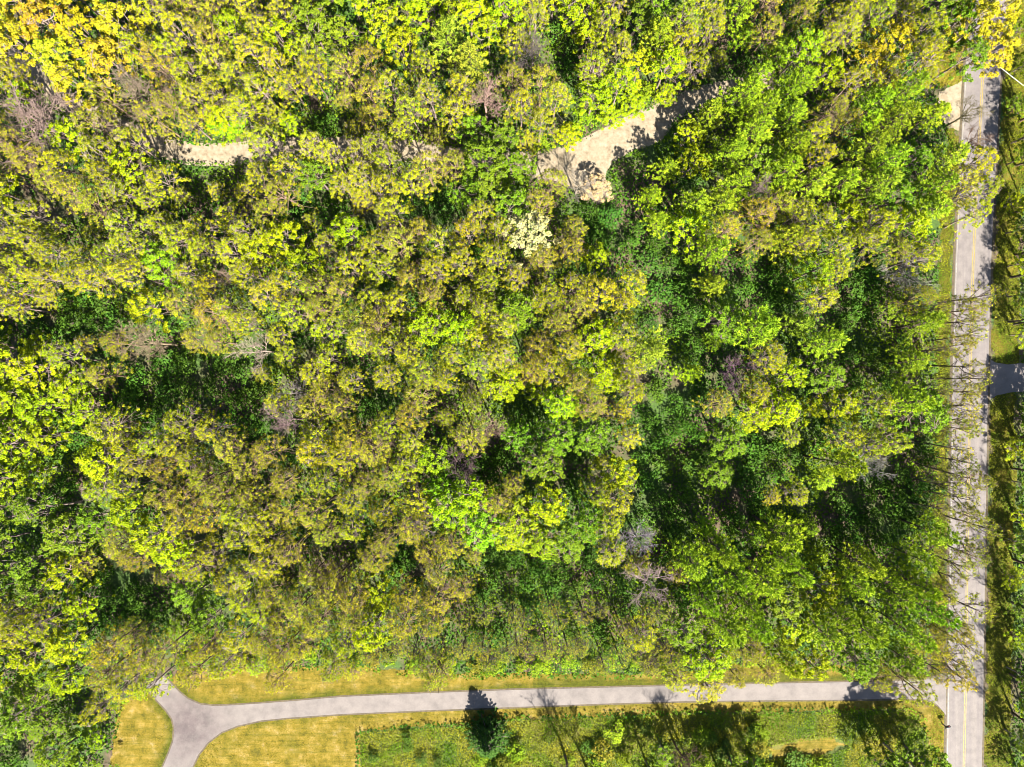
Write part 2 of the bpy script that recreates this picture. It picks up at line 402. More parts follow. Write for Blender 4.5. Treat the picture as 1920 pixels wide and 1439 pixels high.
def broad_variant(kind, seed):
    """a broadleaf tree 16 m tall with a crown 3.6 m in radius -> trunk, branches, crown meshes"""
    rg = np.random.default_rng(seed); H, R = 16.0, 3.6
    P = dict(sparse=dict(nc=58, nl=17, ls=(0.14, 0.26), cr=0.30, tw=4),
             broadleaf=dict(nc=112, nl=42, ls=(0.13, 0.245), cr=0.27, tw=2),
             budding=dict(nc=108, nl=32, ls=(0.12, 0.23), cr=0.28, tw=3),
             leafy=dict(nc=72, nl=48, ls=(0.20, 0.37), cr=0.36, tw=1))[kind]
    tb = TB(); lean = rg.normal(0, 0.35, 2)
    tz = np.linspace(0, 0.66 * H, 6); tp = np.stack([lean[0] * (tz / H) ** 1.4 + rg.normal(0, 0.06, 6), lean[1] * (tz / H) ** 1.4 + rg.normal(0, 0.06, 6), tz], 1); tp[0, :2] = 0
    tb.tube(np.vstack([tp, tp[-1] + [lean[0] * .2, lean[1] * .2, 0.2 * H]]), [0.24, 0.19, 0.17, 0.15, 0.12, 0.10, 0.03], 6)
    out = outline(rg); bt = TB(); nodes = []
    nl = rg.integers(7, 10); a0 = rg.uniform(0, 6.28)
    for i in range(nl):
        th = a0 + i * 2.4 + rg.normal(0, 0.2); rr = rg.uniform(0.45, 0.85) * R * out(th)
        z0 = rg.uniform(0.40, 0.66) * H; st = np.array([np.interp(z0, tp[:, 2], tp[:, 0]), np.interp(z0, tp[:, 2], tp[:, 1]), z0])
        z1 = H * (0.95 - 0.30 * (rr / R) ** 1.5) + rg.normal(0, 0.4); en = np.array([lean[0] * .7 + rr * math.cos(th), lean[1] * .7 + rr * math.sin(th), z1])
        md = (st + en) / 2 + [0, 0, -0.5] + rg.normal(0, 0.2, 3)
        L = smooth_line([st, md, en], 3); bt.tube(L, np.linspace(0.085, 0.03, len(L)), 4); nodes += list(L[2:])
    nodes = np.array(nodes)
    # clumps of leaves over the dome of the crown
    nc = P['nc']; u = rg.random(nc); th = np.arange(nc) * 2.39996 + rg.normal(0, 0.25, nc)
    rr = np.sqrt((np.arange(nc) + 0.5) / nc) * R * out(th) * rg.uniform(0.85, 1.05, nc)
    dome = H * (0.985 - (0.36 if kind == 'leafy' else 0.46) * (rr / R) ** 1.7)
    cz = dome - np.abs(rg.normal(0, 0.075, nc)) * H - (u > 0.75) * rg.uniform(0.04, 0.16, nc) * H
    cc = np.stack([lean[0] * .7 + rr * np.cos(th), lean[1] * .7 + rr * np.sin(th), cz], 1)
    for c in cc:
        j = np.argmin(np.linalg.norm(nodes - c, axis=1) + (nodes[:, 2] > c[2] + 0.4) * 2)
        m_ = (nodes[j] + c) / 2 + rg.normal(0, 0.15, 3); bt.tube([nodes[j], m_, c], [0.035, 0.026, 0.012], 3)
        for _ in range(P['tw']):
            d = rg.normal(size=3); d[2] = abs(d[2]) * 0.9 + 0.1; d *= rg.uniform(0.5, 1.0) / np.linalg.norm(d)
            bt.tube([c - d * 0.15, c + d * 0.55, c + d + rg.normal(0, 0.1, 3)], [0.022, 0.018, 0.010], 3)
    n = nc * P['nl']; ci = np.repeat(np.arange(nc), P['nl']); csz = rg.uniform(0.7, 1.3, nc)[ci]
    off = rg.normal(size=(n, 3)); off /= np.linalg.norm(off, axis=1)[:, None]; off *= (rg.random(n) ** 0.45)[:, None]
    off *= P['cr'] * csz[:, None] * np.array([1.15, 1.15, 0.75]) * 1.15
    pos = cc[ci] + off
    nr = off * 0.9 + np.array([0, 0, 0.55]) + rg.normal(0, 0.38, (n, 3))
    sz = rg.uniform(*P['ls'], n)
    V, Q = leaf_quads(pos, nr, sz, 1.0)
    tint = np.clip(rg.normal(0.5, 0.22, n) + rg.normal(0, 0.10, nc)[ci], 0, 1)
    return [tb.mesh('trunk', M_bark), bt.mesh('branches', M_bark), mesh_np('crown', V, quads=Q, mats=[M_leaf], attrs={'tint': tint})]

def pine_variant(seed):
    """a pine 18 m tall, 3.8 m in radius: whorls of boughs carrying upright tufts of needles"""
    rg = np.random.default_rng(seed); H, R = 18.0, 3.8
    tb = TB(); z = np.linspace(0, H * 0.98, 7); tp = np.stack([rg.normal(0, 0.07, 7), rg.normal(0, 0.07, 7), z], 1); tp[0, :2] = 0
    tb.tube(tp, np.linspace(0.26, 0.03, 7), 6)
    bt = TB(); cen = []; axs = []; tps = []; out = outline(rg)
    nw = 9
    for w in range(nw):
        f = w / (nw - 1); zz = H * (0.98 - 0.52 * f); rad = R * (0.22 + 0.78 * f ** 0.75)
        for b in range(rg.integers(5, 8)):
            th = rg.uniform(0, 6.28) if b == 0 else th + 6.28 / 6 + rg.normal(0, 0.18)
            L = rad * rg.uniform(0.72, 1.08) * out(th); up = rg.uniform(0.12, 0.38) - 0.25 * f
            d = np.array([math.cos(th), math.sin(th), up]); st = np.array([0, 0, zz])
            en = st + d * L; md = st + d * L * 0.5 + [0, 0, -0.12 * L * f]
            pl = smooth_line([st, md, en], 3); bt.tube(pl, np.linspace(0.045, 0.012, len(pl)), 3)
            side = np.array([-math.sin(th), math.cos(th), 0])
            nt_ = max(3, int(L * 2.1))
            for k in range(nt_):
                t = (0.22 + 0.8 * (k + rg.random()) / nt_); q = st * (1 - t) + en * t; q = q + [0, 0, -0.1 * L * f * math.sin(3.14 * min(t, 1))]
                spread = (0.30 + 0.55 * t * (1.25 - t)) * min(L, 3.0) * 0.55
                o = rg.uniform(-1, 1) * spread
                tps.append(min(t, 1.0)); cen.append(q + side * o + rg.normal(0, 0.06, 3)); axs.append(d * 0.8 + side * np.sign(o) * 0.55 + np.array([0, 0, 0.55]))
    cen = np.array(cen); axs = np.array(axs); axs /= np.linalg.norm(axs, axis=1)[:, None]
    k = 15; n = len(cen) * k; c = np.repeat(cen, k, 0); ax = np.repeat(axs, k, 0) + rg.normal(0, 0.36, (n, 3)); ax /= np.linalg.norm(ax, axis=1)[:, None]
    sz = rg.uniform(0.45, 0.85, n); nr = np.cross(ax, rg.normal(size=(n, 3))); nr[:, 2] = np.abs(nr[:, 2]) + 0.25
    V, Q = leaf_quads(c + ax * sz[:, None] * 0.45, nr, sz, 0.26, ax)
    tint = np.clip(rg.normal(0, 0.16, n) + np.repeat(0.10 + 0.72 * np.array(tps) ** 1.5 + rg.normal(0, 0.1, len(cen)), k), 0, 1)      # sunlit bough tips and dark gaps put into the tint, with new growth
    return [tb.mesh('trunk', M_bark), bt.mesh('branches', M_bark), mesh_np('crown', V, quads=Q, mats=[M_leaf], attrs={'tint': tint})]

def bare_variant(seed):
    """a leafless tree 15 m tall, 3.6 m in radius: trunk, limbs forking three times"""
    rg = np.random.default_rng(seed); H, R = 15.0, 3.6
    tb = TB(); z = np.linspace(0, 0.55 * H, 5); tp = np.stack([rg.normal(0, 0.1, 5), rg.normal(0, 0.1, 5), z], 1); tp[0, :2] = 0
    tb.tube(tp, np.linspace(0.26, 0.16, 5), 6)
    bt = TB(); tw = TB()
    def fork(p, d, L, r, lev):
        d = d / np.linalg.norm(d); side = rg.normal(size=3) * 0.22
        p1 = p + (d + side * 0.5) * L * 0.5; p2 = p + (d + [0, 0, 0.12]) * L
        (bt if lev < 2 else tw).tube([p, p1, p2], [r, r * 0.8, r * 0.5], 4 if lev < 2 else 3)
        if lev >= 4: return
        for i in range((4, 4, 4, 3)[lev]):
            t = rg.uniform(0.35, 1.0); q = p * (1 - t) + p2 * t
            nd = d + rg.normal(0, 0.55, 3); nd[2] += 0.15
            fork(q, nd, L * rg.uniform(0.5, 0.72), max(r * 0.58, 0.017), lev + 1)
    a0 = rg.uniform(0, 6.28); nl = 7
    for i in range(nl):
        th = a0 + i * 2.4; el = rg.uniform(0.5, 1.1)
        st = tp[rg.integers(3, 5)] if i else tp[-1]
        fork(st, np.array([math.cos(th) * math.cos(el), math.sin(th) * math.cos(el), math.sin(el)]), rg.uniform(2.3, 3.3), 0.088, 0)
    return [tb.mesh('trunk', M_bark), bt.mesh('branches', M_bark), tw.mesh('twigs', M_bark)]

def shrub_variant(seed, nl=420):
    """a shrub 3 m tall, 1.8 m in radius"""
    rg = np.random.default_rng(seed); H, R = 3.0, 1.8
    tb = TB(); cc = []; out = outline(rg)
    for i in range(11):
        th = i * 2.4 + rg.normal(0, 0.3); rr = R * math.sqrt((i + 0.5) / 11) * 0.85 * out(th); zc = H * (0.88 - 0.5 * (rr / R) ** 2)
        c = np.array([rr * math.cos(th), rr * math.sin(th), zc]); cc.append(c)
        tb.tube([[0, 0, 0], c * [0.4, 0.4, 0.6], c], [0.05, 0.035, 0.015], 3)
    cc = np.array(cc); ci = rg.integers(0, 11, nl); off = rg.normal(0, 0.36, (nl, 3)) * [1.1, 1.1, 0.75]
    V, Q = leaf_quads(cc[ci] + off, off + [0, 0, 0.5] + rg.normal(0, 0.3, (nl, 3)), rg.uniform(0.22, 0.42, nl), 1.0)
    V[:, 2] = np.maximum(V[:, 2], 0.05)
    return [tb.mesh('stems', M_bark), mesh_np('foliage', V, quads=Q, mats=[M_leaf], attrs={'tint': np.clip(rg.normal(0.5, 0.22, nl), 0, 1)})]

def spruce_variant(seed):
    """a dense spruce 8 m tall, 3 m in radius, boughs down to the ground"""
    rg = np.random.default_rng(seed); H, R = 8.0, 3.0
    tb = TB(); tb.tube([[0, 0, 0], [0, 0, H * .5], [0, 0, H]], [0.2, 0.13, 0.02], 6)
    bt = TB(); cen = []; axs = []
    for w in range(22):
        f = w / 21; zz = H * (0.97 - 0.9 * f); rad = R * (0.06 + 0.94 * f ** 0.85)
        nb = 4 + int(7 * f); a0 = rg.uniform(0, 6.28)
        for b in range(nb):
            th = a0 + b * 6.283 / nb + rg.normal(0, 0.12); L = rad * rg.uniform(0.8, 1.12); d = np.array([math.cos(th), math.sin(th), -0.12])
            st = np.array([0, 0, zz]); bt.tube([st, st + d * L], [0.035, 0.012], 3); side = np.array([-math.sin(th), math.cos(th), 0])
            for k in range(max(3, int(L * 5))):
                t = rg.uniform(0.1, 1.0); o = rg.uniform(-1, 1) * 0.45 * (1.1 - t) * min(L, 1.6)
                cen.append(st + d * L * t + side * o); axs.append(d + side * np.sign(o) * 0.5 + [0, 0, 0.15])
    cen = np.array(cen); axs = np.array(axs); k = 9; n = len(cen) * k; c = np.repeat(cen, k, 0); ax = np.repeat(axs, k, 0) + rg.normal(0, 0.35, (n, 3)); ax /= np.linalg.norm(ax, axis=1)[:, None]
    nr = np.cross(ax, rg.normal(size=(n, 3))); nr[:, 2] = np.abs(nr[:, 2]) + 0.4
    V, Q = leaf_quads(c + ax * 0.15, nr, rg.uniform(0.25, 0.45, n), 0.5, ax)
    return [tb.mesh('trunk', M_bark), bt.mesh('branches', M_bark), mesh_np('crown', V, quads=Q, mats=[M_leaf], attrs={'tint': np.clip(rg.normal(0.5, 0.2, n), 0, 1)})]

LIB = dict(spruce=[spruce_variant(700)],
           broadleaf=[broad_variant('broadleaf', 100 + i) for i in range(12)],
           budding=[broad_variant('budding', 200 + i) for i in range(12)],
           leafy=[broad_variant('leafy', 300 + i) for i in range(12)],
           pine=[pine_variant(400 + i) for i in range(10)],
           sparse=[broad_variant('sparse', 800 + i) for i in range(7)],
           bare=[bare_variant(500 + i) for i in range(7)],
           shrub=[shrub_variant(600 + i) for i in range(8)])
REF = dict(broadleaf=(16, 3.6, .80), budding=(16, 3.6, .80), leafy=(16, 3.6, .80), pine=(18, 3.8, .72), bare=(15, 3.6, .75), shrub=(3, 1.8, .6), spruce=(8, 3.0, .4), sparse=(16, 3.6, .80))

# look code -> (mesh family, object name, category, colour words, leaf colour, height range, radius range, spacing in survey pixels)
LOOK = {
 'y': ('broadleaf', 'broadleaf_tree', 'yellow-green', (0.212, 0.232, 0.006), (13, 18), (2.5, 3.4), 42),
 'o': ('budding', 'budding_tree', 'olive-brown twiggy', (0.205, 0.208, 0.009), (13, 18), (2.6, 3.5), 43),
 'l': ('leafy', 'leafy_tree', 'bright lime-green', (0.178, 0.225, 0.004), (11, 16), (3.0, 4.0), 50),
 'm': ('leafy', 'leafy_tree', 'mid-green', (0.092, 0.148, 0.008), (11, 16), (3.0, 4.2), 52),
 'd': ('pine', 'pine_tree', 'dark green tufted', (0.158, 0.228, 0.011), (14, 20), (2.7, 3.8), 48),
 'p': ('pine', 'pine_tree', 'pale green feathery', (0.180, 0.220, 0.018), (15, 19), (3.2, 4.2), 50),
 'G': ('leafy', 'golden_tree', 'golden yellow', (0.250, 0.222, 0.010), (13, 17), (3.4, 4.4), 50),
 'B': ('leafy', 'budding_tree', 'pale beige', (0.250, 0.228, 0.110), (14, 16), (3.4, 4.0), 50),
 'b': ('bare', 'bare_tree', 'grey leafless', (0.30, 0.26, 0.25), (13, 16), (3.2, 4.4), 50),
 'w': ('sparse', 'budding_tree', 'thin olive', (0.185, 0.195, 0.010), (9, 15), (2.0, 2.8), 40),
 'e': ('spruce', 'spruce_tree', 'dark green conical', (0.038, 0.080, 0.013), (7, 9), (2.8, 3.2), 50),
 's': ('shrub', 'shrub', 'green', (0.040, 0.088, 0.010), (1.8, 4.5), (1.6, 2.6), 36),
}
GRID = ["GGGyoyymllplylymymoyyymG",
        "yGGoyyyyoyppbsylysdlyy..",
        "b.ooyyysoyyoyll..mdodd..",
        "byy...yyy.omyl..lmdydd..",
        "loyyyyomyymmoo.mddoddmy.",
        "yysyyylyyosyoBlslodyyy..",
        "yyylsyyoyoyyyyysdssysb..",
        "ssssoyyooylymoysdmppsd..",
        "lyooooyyyyyyoyypdylmsd..",
        "llssssybyoylloypsbllym..",
        "lsyyyosyoyybmmyssmysys..",
        "ssyooooyoylommysdsydss..",
        "mmoyoyooyosllmysdmddsm..",
        "mlooyysoosoyssybdmmldd..",
        "ylssmyooyooosssyddmmdd..",
        "lloooyoyooo.ooollomlmo..",
        "mly.....................",
        "sml....................."]
for r in (13, 14, 15):                          # the open band with trunk shadows above the lawn
    GRID[r] = GRID[r][:11] + 's' * 4 + GRID[r][15:]

LIT = [(385, 290, 34), (352, 290, 20), (425, 290, 18), (1040, 290, 20), (1080, 290, 30), (1120, 270, 30), (1150, 255, 25), (1100, 330, 18), (1020, 302, 18), (1170, 242, 22), (1215, 210, 10), (770, 282, 10), (560, 1275, 30), (450, 1285, 40), (640, 1290, 30), (740, 1280, 30), (880, 1285, 30), (1000, 1285, 25), (1100, 1280, 25),
       (260, 1370, 40), (260, 1420, 30), (500, 1400, 60), (600, 1400, 50), (420, 1430, 40), (1840, 140, 25), (1812, 430, 20), (1810, 480, 20), (1812, 390, 18), (1812, 520, 14), (1760, 430, 20), (1765, 520, 20), (1790, 1400, 22), (1800, 1330, 22), (1800, 1300, 18), (1830, 1400, 12), (1480, 1295, 40), (1540, 1295, 30), (1420, 1295, 20), (340, 1340, 30), (425, 245, 22), (1775, 130, 20), (1790, 210, 18)]
for x in range(440, 1600, 60): LIT.append((x, 1310 - (x - 640) * 0.016, 20))
COVER = [(1300, 190, 30), (1345, 168, 24), (1270, 212, 28), (1225, 240, 28), (1195, 255, 24)]
LITW = np.array([(*gp(x, y), r * PX) for x, y, r in LIT])
SH = np.array([SHADOW.x, SHADOW.y]) / math.tan(SUN_EL)
trees = []                                      # dicts: crown pixel, base, family ...
def base_from_crown(px, py, zc):
    g = np.array(gp(px, py)); return g * (ALT - zc) / ALT
def crown_px(base, zc):
    g = np.asarray(base) * ALT / (ALT - zc); return g[0] / PX + 960, 719.5 - g[1] / PX
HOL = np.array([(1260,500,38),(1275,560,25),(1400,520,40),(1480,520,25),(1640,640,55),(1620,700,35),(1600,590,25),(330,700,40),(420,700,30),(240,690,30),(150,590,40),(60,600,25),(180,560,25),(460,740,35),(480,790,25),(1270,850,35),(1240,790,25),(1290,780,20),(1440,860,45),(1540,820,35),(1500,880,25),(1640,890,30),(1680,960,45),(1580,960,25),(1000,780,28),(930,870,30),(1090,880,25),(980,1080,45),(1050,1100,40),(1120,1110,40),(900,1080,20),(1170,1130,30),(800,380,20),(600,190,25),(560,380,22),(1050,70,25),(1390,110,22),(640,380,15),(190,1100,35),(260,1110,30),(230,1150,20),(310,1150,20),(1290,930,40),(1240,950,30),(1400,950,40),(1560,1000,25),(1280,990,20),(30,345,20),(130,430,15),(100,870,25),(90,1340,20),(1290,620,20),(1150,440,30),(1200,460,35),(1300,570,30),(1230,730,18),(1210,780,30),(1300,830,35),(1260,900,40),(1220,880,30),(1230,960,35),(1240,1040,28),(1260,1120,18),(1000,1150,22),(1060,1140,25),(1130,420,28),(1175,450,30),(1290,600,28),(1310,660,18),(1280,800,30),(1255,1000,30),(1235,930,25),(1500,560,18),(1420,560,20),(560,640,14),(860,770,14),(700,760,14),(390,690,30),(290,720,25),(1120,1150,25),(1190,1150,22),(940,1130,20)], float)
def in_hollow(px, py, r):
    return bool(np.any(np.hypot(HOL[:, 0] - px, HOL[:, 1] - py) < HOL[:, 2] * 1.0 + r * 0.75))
def shades_lit(base, zc, R):
    c = np.asarray(base) + SH * zc
    d = np.hypot(LITW[:, 0] - c[0], LITW[:, 1] - c[1])
    return bool(np.any(d < R * 0.95 + LITW[:, 2] * 0.6))
def covers_lit(px, py, R, zc):
    r = R * ALT / (ALT - zc) / PX
    return bool(np.any([math.hypot(px - x, py - y) < r * 0.8 + q * 0.5 for x, y, q in LIT + COVER]))
def add(code, px, py, H, R, base=None, note=None, col=None):
    fam = LOOK[code][0]; zc = H * REF[fam][2]
    if base is None: base = base_from_crown(px, py, zc)
    else: px, py = crown_px(base, zc)
    t = dict(code=code, px=px, py=py, H=H, R=R, base=np.asarray(base, float), zc=zc, note=note, col=col)
    trees.append(t); return t

# ---- trees that stand out one by one (crown pixel, height, radius, words)
for px, py, H, R, col, note in (
    (52, 214, 15, 6.6, (0.26, 0.22, 0.23), 'big mauve-grey leafless tree spreading at the end of the gravel track'),
    (242, 165, 16, 4.6, (0.33, 0.28, 0.24), 'tan leafless tree with thick forking limbs above the gravel track'),
    (1003, 92, 14, 3.4, (0.24, 0.21, 0.22), 'dark grey leafless tree beside the pale feathery pines'),
    (908, 176, 15, 4.0, (0.34, 0.31, 0.29), 'pale leafless tree with long thin limbs north of the gravel clearing'),
    (478, 655, 15, 3.2, (0.50, 0.45, 0.38), 'whitish leafless tree catching the sun in the western stand'),
    (418, 527, 13, 2.2, (0.48, 0.42, 0.38), 'small whitish leafless treetop among yellow-green crowns'),
    (552, 738, 13, 2.6, (0.40, 0.36, 0.34), 'small pale leafless tree between the whitish tree and dark hollow'),
    (538, 790, 15, 3.6, (0.36, 0.30, 0.26), 'tan fan-shaped leafless tree at the edge of the dark hollow'),
    (268, 640, 15, 4.4, (0.33, 0.27, 0.22), 'tan leafless tree with fine twigs beside the western hollow'),
    (862, 884, 13, 3.6, (0.18, 0.15, 0.16), 'dark brown leafless tree beside a bright lime bush'),
    (922, 802, 14, 3.0, (0.30, 0.24, 0.20), 'brown leafless tree at the rim of the central hollow'),
    (1204, 1012, 15, 3.4, (0.42, 0.38, 0.38), 'pale grey leafless tree at the edge of the pines'),
    (1222, 1100, 14, 3.8, (0.46, 0.42, 0.42), 'pale grey leafless tree low beside the trunk-striped gap'),
    (796, 984, 14, 2.8, (0.42, 0.39, 0.38), 'thin pale grey leafless tree west of the lime grove'),
    (1382, 694, 13, 3.8, (0.20, 0.16, 0.18), 'dark mauve leafless tree among bright green crowns'),
    (1634, 872, 14, 3.4, (0.40, 0.38, 0.38), 'grey leafless tree in the dark hollow by the road'),
    (1704, 506, 13, 4.0, (0.40, 0.36, 0.36), 'silver-grey leafless tree at the clear stretch of verge'),
    (1424, 350, 14, 2.4, (0.36, 0.32, 0.32), 'small grey leafless treetop in the dark pines'),
    (1085, 345, 9, 3.2, (0.28, 0.23, 0.19), 'low tan leafless tree at the south tip of the gravel clearing')):
    add('b', px, py, H, R * (0.85 if R < 5 else 1), note=note, col=col)
for code, px, py, H, R, col, note in (
    ('B', 995, 432, 15, 4.2, None, 'pale beige round crown south of the gravel clearing'),
    ('B', 1118, 352, 5, 2.6, (0.27, 0.2, 0.12), 'tan low crown at the mouth of the gravel clearing'),
    ('l', 1056, 752, 13, 3.4, (0.15, 0.24, 0.006), 'vivid lime crown above the central hollow'),
    ('l', 812, 862, 12, 3.4, (0.16, 0.24, 0.006), 'vivid lime crown beside the dark brown leafless tree'),
    ('l', 822, 916, 9, 3.0, (0.12, 0.25, 0.006), 'low vivid green crown below its lime neighbour'),
    ('m', 978, 818, 11, 3.0, (0.08, 0.16, 0.008), 'round green crown alone in the central hollow'),
    ('l', 970, 990, 13, 4.6, (0.14, 0.21, 0.006), 'large lime crown heading the trunk-striped gap'),
    ('l', 905, 1000, 12, 4.0, (0.11, 0.21, 0.007), 'lime crown on the west side of the lime grove'),
    ('l', 1010, 1020, 12, 3.4, (0.13, 0.2, 0.006), 'lime crown on the east side of the lime grove'),
    ('l', 292, 486, 12, 4.0, (0.12, 0.23, 0.008), 'vivid green crown in the western yellow stand'),
    ('l', 1515, 80, 15, 3.4, (0.14, 0.22, 0.008), 'bright green crown standing over the dark cleft of the northern wood'),
    ('G', 150, 52, 16, 4.6, None, 'golden crown leading the golden grove'),
    ('G', 92, 92, 15, 4.4, None, 'golden crown at the track end of the golden grove'),
    ('G', 222, 30, 16, 4.2, None, 'golden crown on the far side of the golden grove'),
    ('G', 200, 112, 16, 4.2, (0.24, 0.18, 0.01), 'yellow-gold crown south of the golden grove'),
    ('G', 64, 24, 15, 4.2, (0.26, 0.195, 0.012), 'amber crown in the very corner of the golden grove'),
    ('G', 130, 140, 14, 3.6, None, 'golden crown hanging over the gravel track'),
    ('G', 1690, 62, 14, 3.8, (0.23, 0.19, 0.008), 'yellow-gold crown beside the golden clearing'),
    ('G', 1640, 100, 13, 3.2, (0.22, 0.19, 0.008), 'yellow-gold crown west of the golden clearing'),
    ('y', 1330, 1291, 8, 3.6, (0.22, 0.19, 0.012), 'yellow-green crown reaching right across the driveway'),
    ('y', 1270, 1275, 6, 2.6, None, 'small yellow-green crown touching the north side of the driveway')):
    add(code, px, py, H, R, note=note, col=col)
# golden and green trees whose long trunks lean across the clearing at the top of the road
for bx, by, H, R, code, note in ((1738, 116, 17, 3.6, 'G', 'golden crown over the road with its long bare trunk in the clearing'), (1728, 98, 15, 3.2, 'm', 'green crown with bare trunk beside the golden clearing'),
                                 (1790, 80, 16, 3.6, 'G', 'golden crown at the top of the road'), (1700, 62, 16, 3.6, 'm', 'green crown over the top of the road'), (1690, 30, 16, 3.4, 'm', 'green crown in the corner above the clearing')):
    add(code, 0, 0, H, R, base=gp(bx, by), note=note)
# roadside row: bases on the verge, crowns over the near lane
row_y = [402] + list(np.arange(574, 1240, 23))
ROW = []
for i, y in enumerate(row_y):
    x = 1738 + rng.normal(0, 14) - max(0, (y - 1050) * 0.10)
    H = 15.5 + rng.normal(0, 1.0); R = 2.7 + rng.uniform(0, 0.8)
    ROW.append(add('wwo'[i % 3], 0, 0, H, R * 0.85, base=gp(x, y + rng.normal(0, 5)), col=(0.195 + rng.normal(0, .015), 0.200, 0.009)))
for i, y in enumerate(range(590, 1240, 70)):
    ROW.append(add('w', 0, 0, 12.5 + rng.normal(0, 1), 2.3, base=gp(1708 + rng.normal(0, 8), y), col=(0.15, 0.175, 0.010)))
for bx, by, H, R, note in ((1772, 238, 10, 2.4, 'thin leafless tree leaning over the road by the track mouth'), (1788, 282, 9, 2.2, 'thin leafless tree beside the road below the track mouth')):
    add('b', 0, 0, H, R, base=gp(bx, by), note=note, col=(0.2, 0.17, 0.13))
add('o', 0, 0, 12, 3.6, base=gp(1742, 365), note='sparse olive crown reaching across the whole road')
# along the south side of the driveway
add('e', 0, 0, 8.0, 4.1, base=gp(916, 1372), note='dark conical spruce beside the driveway with a pointed shadow')
for bx, by, H, R, col, note in ((1058, 1412, 11, 3.6, (0.15, 0.12, 0.10), 'leafless tree whose branches shade the middle of the driveway'), (1262, 1388, 10, 2.8, (0.15, 0.12, 0.10), 'leafless tree south of the driveway near the crossing crown'), (1100, 1440, 11, 3.2, (0.15, 0.12, 0.10), 'leafless tree behind the scrub at the lower edge')):
    add('b', 0, 0, H, R, base=gp(bx, by), note=note, col=col)
for bx, by, H, R, code, note in ((1655, 1392, 11.5, 3.9, 'm', 'dark green tree whose shade falls on the mouth of the driveway'), (1694, 1396, 12, 4.0, 'm', 'dark green tree between the driveway mouth and the mailbox'), (1664, 1424, 12, 4.2, 'm', 'dark green tree at the lower edge west of the mailbox'), (1706, 1428, 10, 3.4, 'm', 'green tree at the lower edge beside the road'), (1628, 1412, 10, 3.4, 'm', 'green tree at the eastern end of the meadow'),
                                 (1345, 1440, 11, 3.8, 'm', 'dark green tree at the lower edge amid the scrub'), (1385, 1444, 11, 3.8, 'm', 'dark green tree at the lower edge west of the meadow'), (1365, 1415, 9.5, 3.4, 'm', 'dark green tree inside the scrub'), (1410, 1420, 10, 3.4, 'm', 'green tree at the western end of the meadow'), (1300, 1450, 11, 3.6, 'm', 'green tree at the lower edge east of the leafless pair'),
                                 (1210, 1425, 8, 3.0, 'm', 'low green tree in the scrub at the lower edge'), (1240, 1398, 5, 2.4, 'm', 'low green tree in the scrub close to the driveway')):
    add(code, 0, 0, H, R, base=gp(bx, by), note=note)
for i, x in enumerate(range(700, 1268, 22)):
    add('w', 0, 0, 10 + rng.normal(0, 0.8), 2.0 + rng.uniform(0, 0.6), base=gp(x + rng.normal(0, 6), 1190 + rng.normal(0, 10) + 10 * (i % 2)))
for i, x in enumerate(range(880, 1250, 34)):
    add('w', 0, 0, 12 + rng.normal(0, 0.8), 1.9 + rng.uniform(0, 0.5), base=gp(x + rng.normal(0, 8), 1132 + rng.normal(0, 12)))
# trees on the far side of the road: crowns beyond the picture's edge, trunks and shade in view
for i, y in enumerate(list(range(190, 640, 84)) + list(range(790, 1500, 92))):
    add('w' if i % 3 else 'm', 0, 0, 13 + rng.normal(0, 1.5), 2.8, base=gp(1912 + rng.normal(0, 9), y + rng.normal(0, 10)))
for i, y in enumerate(range(90, 1480, 58)):
    if 640 < y < 760: continue
    add('l' if i % 2 else 'm', 0, 0, 5.5 + rng.normal(0, 1.2), 2.2, base=gp(1890 + rng.normal(0, 6), y + rng.normal(0, 8)))

for i, y in enumerate(range(250, 1420, 72)):
    if 620 < y < 800: continue
    add('b', 0, 0, 12.5 + rng.normal(0, 1), 3.0, base=gp(1902 + rng.normal(0, 7), y + rng.normal(0, 10)), col=(0.16, 0.13, 0.11))
for bx, by, H in ((1935, 832, 14), (1952, 792, 13), (1903, 838, 13), (1925, 765, 9)):
    add('m', 0, 0, H, 3.6, base=gp(bx, by))

